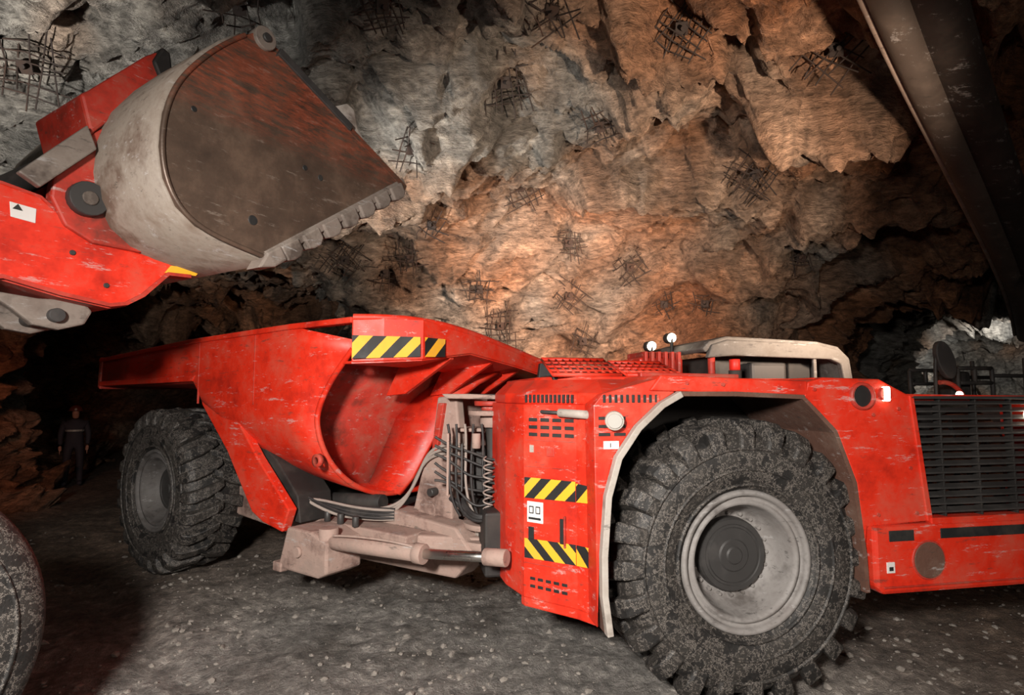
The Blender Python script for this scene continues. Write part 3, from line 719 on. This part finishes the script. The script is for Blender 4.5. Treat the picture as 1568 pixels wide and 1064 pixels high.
for t in (-.80,-1.50):
    prism(L_,'bucket_back_lug',[(-.62,3.95),(-.88,3.66),(-1.03,3.40),(-1.04,3.22),(-.96,3.06),(-.80,2.98),(-.5,2.98),(-.62,3.3),(-.7,3.6)],t,t-.10,REDD,.015)
cyl(L_,'bucket_pivot_pin',(-.86,-.74,3.25),(-.86,-1.66,3.25),.055,HUB); cyl(L_,'bucket_pivot_cap',(-.86,-.73,3.25),(-.86,-.81,3.25),.11,HUB); cyl(L_,'bucket_pivot_eye',(-.86,-.715,3.25),(-.86,-.74,3.25),.045,SHR)
prism(L_,'tilt_bracket',[(-.93,3.93),(-.89,3.97),(-.56,4.38),(-.477,4.46),(-.40,4.26),(-.55,4.08),(-.70,3.90),(-.86,3.68)],-.78,-1.52,REDD,.02)
prism(L_,'tilt_bracket_head',[(-.52,4.36),(-.46,4.50),(-.40,4.48),(-.36,4.24),(-.44,4.2)],-.76,-1.1,DARK,.02)
cyl(L_,'tilt_cylinder',(-1.0,-1.15,3.45),(-1.9,-1.15,2.6),.08,DARK); cyl(L_,'tilt_cylinder_rod',(-.75,-1.15,3.75),(-1.1,-1.15,3.38),.045,CHROME)
prism(L_,'tilt_link',[(-.90,3.72),(-1.23,3.30),(-1.12,3.24),(-.84,3.58)],-.72,-.78,SHR,.01)
BA=[(-2.9,2.9),(-2.2,3.25),(-1.27,3.24),(-1.08,3.21),(-.92,3.08),(-.80,3.0),(-.56,2.985),(-.25,2.95),(-.06,2.95),(-.16,2.87),(-.32,2.86),(-.48,2.68),(-.58,2.61),(-.68,2.585),(-.95,2.62),(-1.24,2.68),(-2.2,2.45),(-2.9,2.1)]
for t in (-.83,-1.47): prism(L_,'boom_arm',BA,t,t-.07,RED,.012)
ribbon(L_,'boom_top_plate',BA[0:8],-.84,-1.53,REDD,.03); ribbon(L_,'boom_bottom_plate',BA[11:],-.84,-1.53,REDD,.03)
ribbon(L_,'boom_edge_flange',[(s,z+.005) for s,z in BA[9:]],-.80,-.92,REDD,.025)
prism(L_,'boom_yellow_tip',[(-.34,2.87),(-.12,2.885),(-.08,2.94),(-.3,2.93)],-.81,-.83,YEL,.003)
hookp=[(-1.3,2.62),(-1.02,2.60),(-.78,2.62),(-.72,2.55),(-.76,2.46),(-.90,2.41),(-1.04,2.43),(-1.15,2.52)]
for t in (-.95,-1.4): prism(L_,'boom_lower_lug',hookp,t,t-.08,SHR,.015)
cyl(L_,'boom_lug_pin',(-.93,-.9,2.50),(-.93,-1.5,2.50),.045,HUB)
prism(L_,'boom_label',[(-1.23,3.14),(-1.10,3.13),(-1.10,3.04),(-1.22,3.05)],-.825,-.83,WHT,.002)
prism(L_,'boom_label_triangle',[(-1.215,3.10),(-1.165,3.098),(-1.19,3.135)],-.822,-.83,BLK,.001)
for s,z in ((-.9,2.9),(-.7,2.72)): cyl(L_,'boom_bolt',(s,-.82,z),(s,-.84,z),.018,HUB,10)
wheel(L_,'loader_near_wheel',-1.99,-.08,1,.86,.6,worn=True); wheel(L_,'loader_far_wheel',-1.99,-2.35,-1,.86,.6,worn=True)
prism(L_,'loader_front_frame',[(-3.4,.5),(-3.4,1.5),(-2.9,2.2),(-2.6,2.9),(-2.3,2.6),(-2.2,1.8),(-1.6,1.2),(-1.5,.6)],-.8,-1.65,RED,.03)
cyl(L_,'boom_cylinder',(-2.4,-1.22,1.2),(-1.7,-1.22,2.3),.09,STEELG)
prism(L_,'loader_rear_body',[(-7.0,.6),(-7.0,1.7),(-3.9,1.9),(-3.6,1.5),(-3.6,.6)],-.15,-2.3,RED,.05)

# ------------------------------------------------------------------ ventilation duct & pipes
dp=[(.9,2.2,5.8),(2.89,4.2,5.17),(4.3,5.5,4.78),(5.73,6.8,4.38),(8.1,9.0,3.75),(10,11.0,3.45),(12.5,13.8,3.4)]
tube(None,'ventilation_duct',dp,.15,DUCT,False,8)
tube(None,'compressed_air_pipe',[(x-.20,y+.05,z+.04) for x,y,z in dp],.035,PIPE,False)
tube(None,'ventilation_duct',[(x+.45,y+.1,z+.0) for x,y,z in dp],.20,DUCTD,False,8)

# ------------------------------------------------------------------ miner
MN=empty('miner')
COAT,_,cb=newmat('coverall_dark'); cb.inputs['Base Color'].default_value=(.025,.022,.03,1); cb.inputs['Roughness'].default_value=.8
SKIN,_,sb=newmat('skin'); sb.inputs['Base Color'].default_value=(.42,.22,.15,1)
HELM,_,hb=newmat('helmet'); hb.inputs['Base Color'].default_value=(.12,.03,.02,1)
REFL,_,rb=newmat('reflective_tape'); rb.inputs['Base Color'].default_value=(.3,.3,.27,1)
def skin(name,verts,edges,rad,mat,sub=1):
    me=bpy.data.meshes.new(name); me.from_pydata(verts,edges,[]); me.update()
    o=bpy.data.objects.new(name,me); COL.objects.link(o); o.parent=MN
    me.materials.append(mat)
    md=o.modifiers.new('skin','SKIN'); md.use_smooth_shade=True
    for i,r in enumerate(rad): me.skin_vertices[0].data[i].radius=(r,r)
    me.skin_vertices[0].data[0].use_root=True
    s=o.modifiers.new('sub','SUBSURF'); s.levels=sub; s.render_levels=sub
    return o
bv=[(0,0,.95),(0,0,1.15),(0,-.01,1.36),(0,0,1.47),(.10,0,.90),(.12,-.02,.50),(.13,.02,.09),(.14,-.14,.05),(-.10,0,.90),(-.12,-.02,.50),(-.13,.02,.09),(-.14,-.14,.05),
(.19,0,1.40),(.25,.02,1.13),(.24,-.08,.90),(-.19,0,1.40),(-.25,.02,1.13),(-.24,-.08,.90)]
be=[(0,1),(1,2),(2,3),(0,4),(4,5),(5,6),(6,7),(0,8),(8,9),(9,10),(10,11),(2,12),(12,13),(13,14),(2,15),(15,16),(16,17)]
br=[.15,.15,.16,.07,.10,.075,.06,.05,.10,.075,.06,.05,.075,.06,.045,.075,.06,.045]
skin('body',bv,be,br,COAT)
hv=[(0,0,1.47),(0,-.005,1.55),(0,-.01,1.63),(0,-.01,1.69),(0,-.105,1.61)]
skin('head',hv,[(0,1),(1,2),(2,3),(2,4)],[.055,.075,.095,.07,.018],SKIN,2)
for sg in (1,-1):
    x=.24*sg; vv=[(x,-.08,.90),(x,-.10,.84),(x,-.11,.80)];ee=[(0,1),(1,2)];rr=[.032,.035,.036]
    for k in range(4):
        i=len(vv); L0=[.07,.08,.075,.06][k]; vv+=[(x,-.135+k*.018,.78),(x,-.14+k*.018,.78-L0*.6),(x,-.125+k*.018,.78-L0)]; ee+=[(2,i),(i,i+1),(i+1,i+2)]; rr+=[.009,.009,.007]
    i=len(vv); vv+=[(x-.02*sg,-.15,.82),(x-.02*sg,-.165,.78)]; ee+=[(1,i),(i,i+1)]; rr+=[.011,.009]
    skin('hand',vv,ee,rr,SKIN,1)
bmh=bmesh.new(); bmesh.ops.create_uvsphere(bmh,u_segments=20,v_segments=12,radius=.125)
bmesh.ops.delete(bmh,geom=[v for v in bmh.verts if v.co.z<-.01],context='VERTS')
mh=bpy.data.meshes.new('helmet'); bmh.to_mesh(mh); bmh.free(); o=put(mh,'helmet',MN,HELM,0,True,solid=.01); o.location=(0,0,1.655)
v,f=cylm((0,-.01,1.65),(0,-.01,1.665),.15,20); put(mesh('brim',v,f),'helmet_brim',MN,HELM)
v,f=cylm((0,-.12,1.69),(0,-.15,1.69),.022,12); put(mesh('hl',v,f),'cap_lamp',MN,REFL)
v,f=cylm((0,-.0,1.20),(0,-.0,1.24),.172,20); put(mesh('tp',v,f),'reflective_band',MN,REFL)
MN.rotation_euler=(0,0,math.radians(35)); MN.location=(-9.75,12.8,fh(-9.75,12.8))

# ------------------------------------------------------------------ lights
def look(o,target):
    d=Vector(target)-o.location; o.rotation_euler=d.to_track_quat('-Z','Y').to_euler()
def area(name,loc,target,size,power,color):
    l=bpy.data.lights.new(name,'AREA'); l.energy=power; l.size=size; l.color=color
    o=bpy.data.objects.new(name,l); COL.objects.link(o); o.location=loc; look(o,target); return o
def spot(name,loc,target,power,color,angle=60,blend=.8,r=.15):
    l=bpy.data.lights.new(name,'SPOT'); l.energy=power; l.color=color; l.spot_size=math.radians(angle); l.spot_blend=blend; l.shadow_soft_size=r
    o=bpy.data.objects.new(name,l); COL.objects.link(o); o.location=loc; look(o,target); return o
spot('floodlight_key',(-1.0,-.9,2.9),(-.6,5.0,.4),2250,(1,.94,.87),108,1.0,.22)
area('floodlight_right',(2.8,-1.8,3.0),(2.0,4,1.0),.8,70,(1,.86,.75))
spot('worklight_ceiling',(1.5,6.4,2.9),(.9,11,3.2),2500,(1,.62,.43),92,1.0)
spot('roof_fill_spot',(3.4,2.4,2.5),(1.5,8.5,5.0),2800,(1,.76,.57),72,1.0,.10)  # added spot without a lamp body, brightens the upper rock
spot('left_roof_fill_spot',(-5.2,3.0,3.3),(-5.8,6.5,5.9),1250,(1,.95,.88),95,1.0,.12)  # added light for the left ceiling, no fixture modelled
spot('center_roof_fill_spot',(-3.0,6.2,3.2),(-.3,8.6,5.2),1050,(1,.96,.90),72,1.0,.1)  # added spot above the dump box, lifts the middle of the roof
spot('left_wall_fill_spot',(-6.2,6.0,2.6),(-9.3,9.6,1.2),200,(1,.38,.22),58,1.0,.2)  # added reddish spot for the glow on the left wall, no lamp there
spot('tunnel_lamp',(15.0,16.8,3.6),(18.5,21,2.4),1100,(1,.95,.88),110,.8,.3)
w=bpy.data.worlds.new('mine_air'); S.world=w; w.use_nodes=True
w.node_tree.nodes['Background'].inputs[0].default_value=(.9,.75,.65,1); w.node_tree.nodes['Background'].inputs[1].default_value=.008

# ------------------------------------------------------------------ camera
cam=bpy.data.cameras.new('camera'); cam.lens=20; cam.sensor_width=36; cam.sensor_fit='HORIZONTAL'; cam.clip_start=.05; cam.clip_end=200
co=bpy.data.objects.new('camera',cam); COL.objects.link(co); co.location=(0,0,2.0); co.rotation_euler=(math.radians(94.66),0,0)
S.camera=co
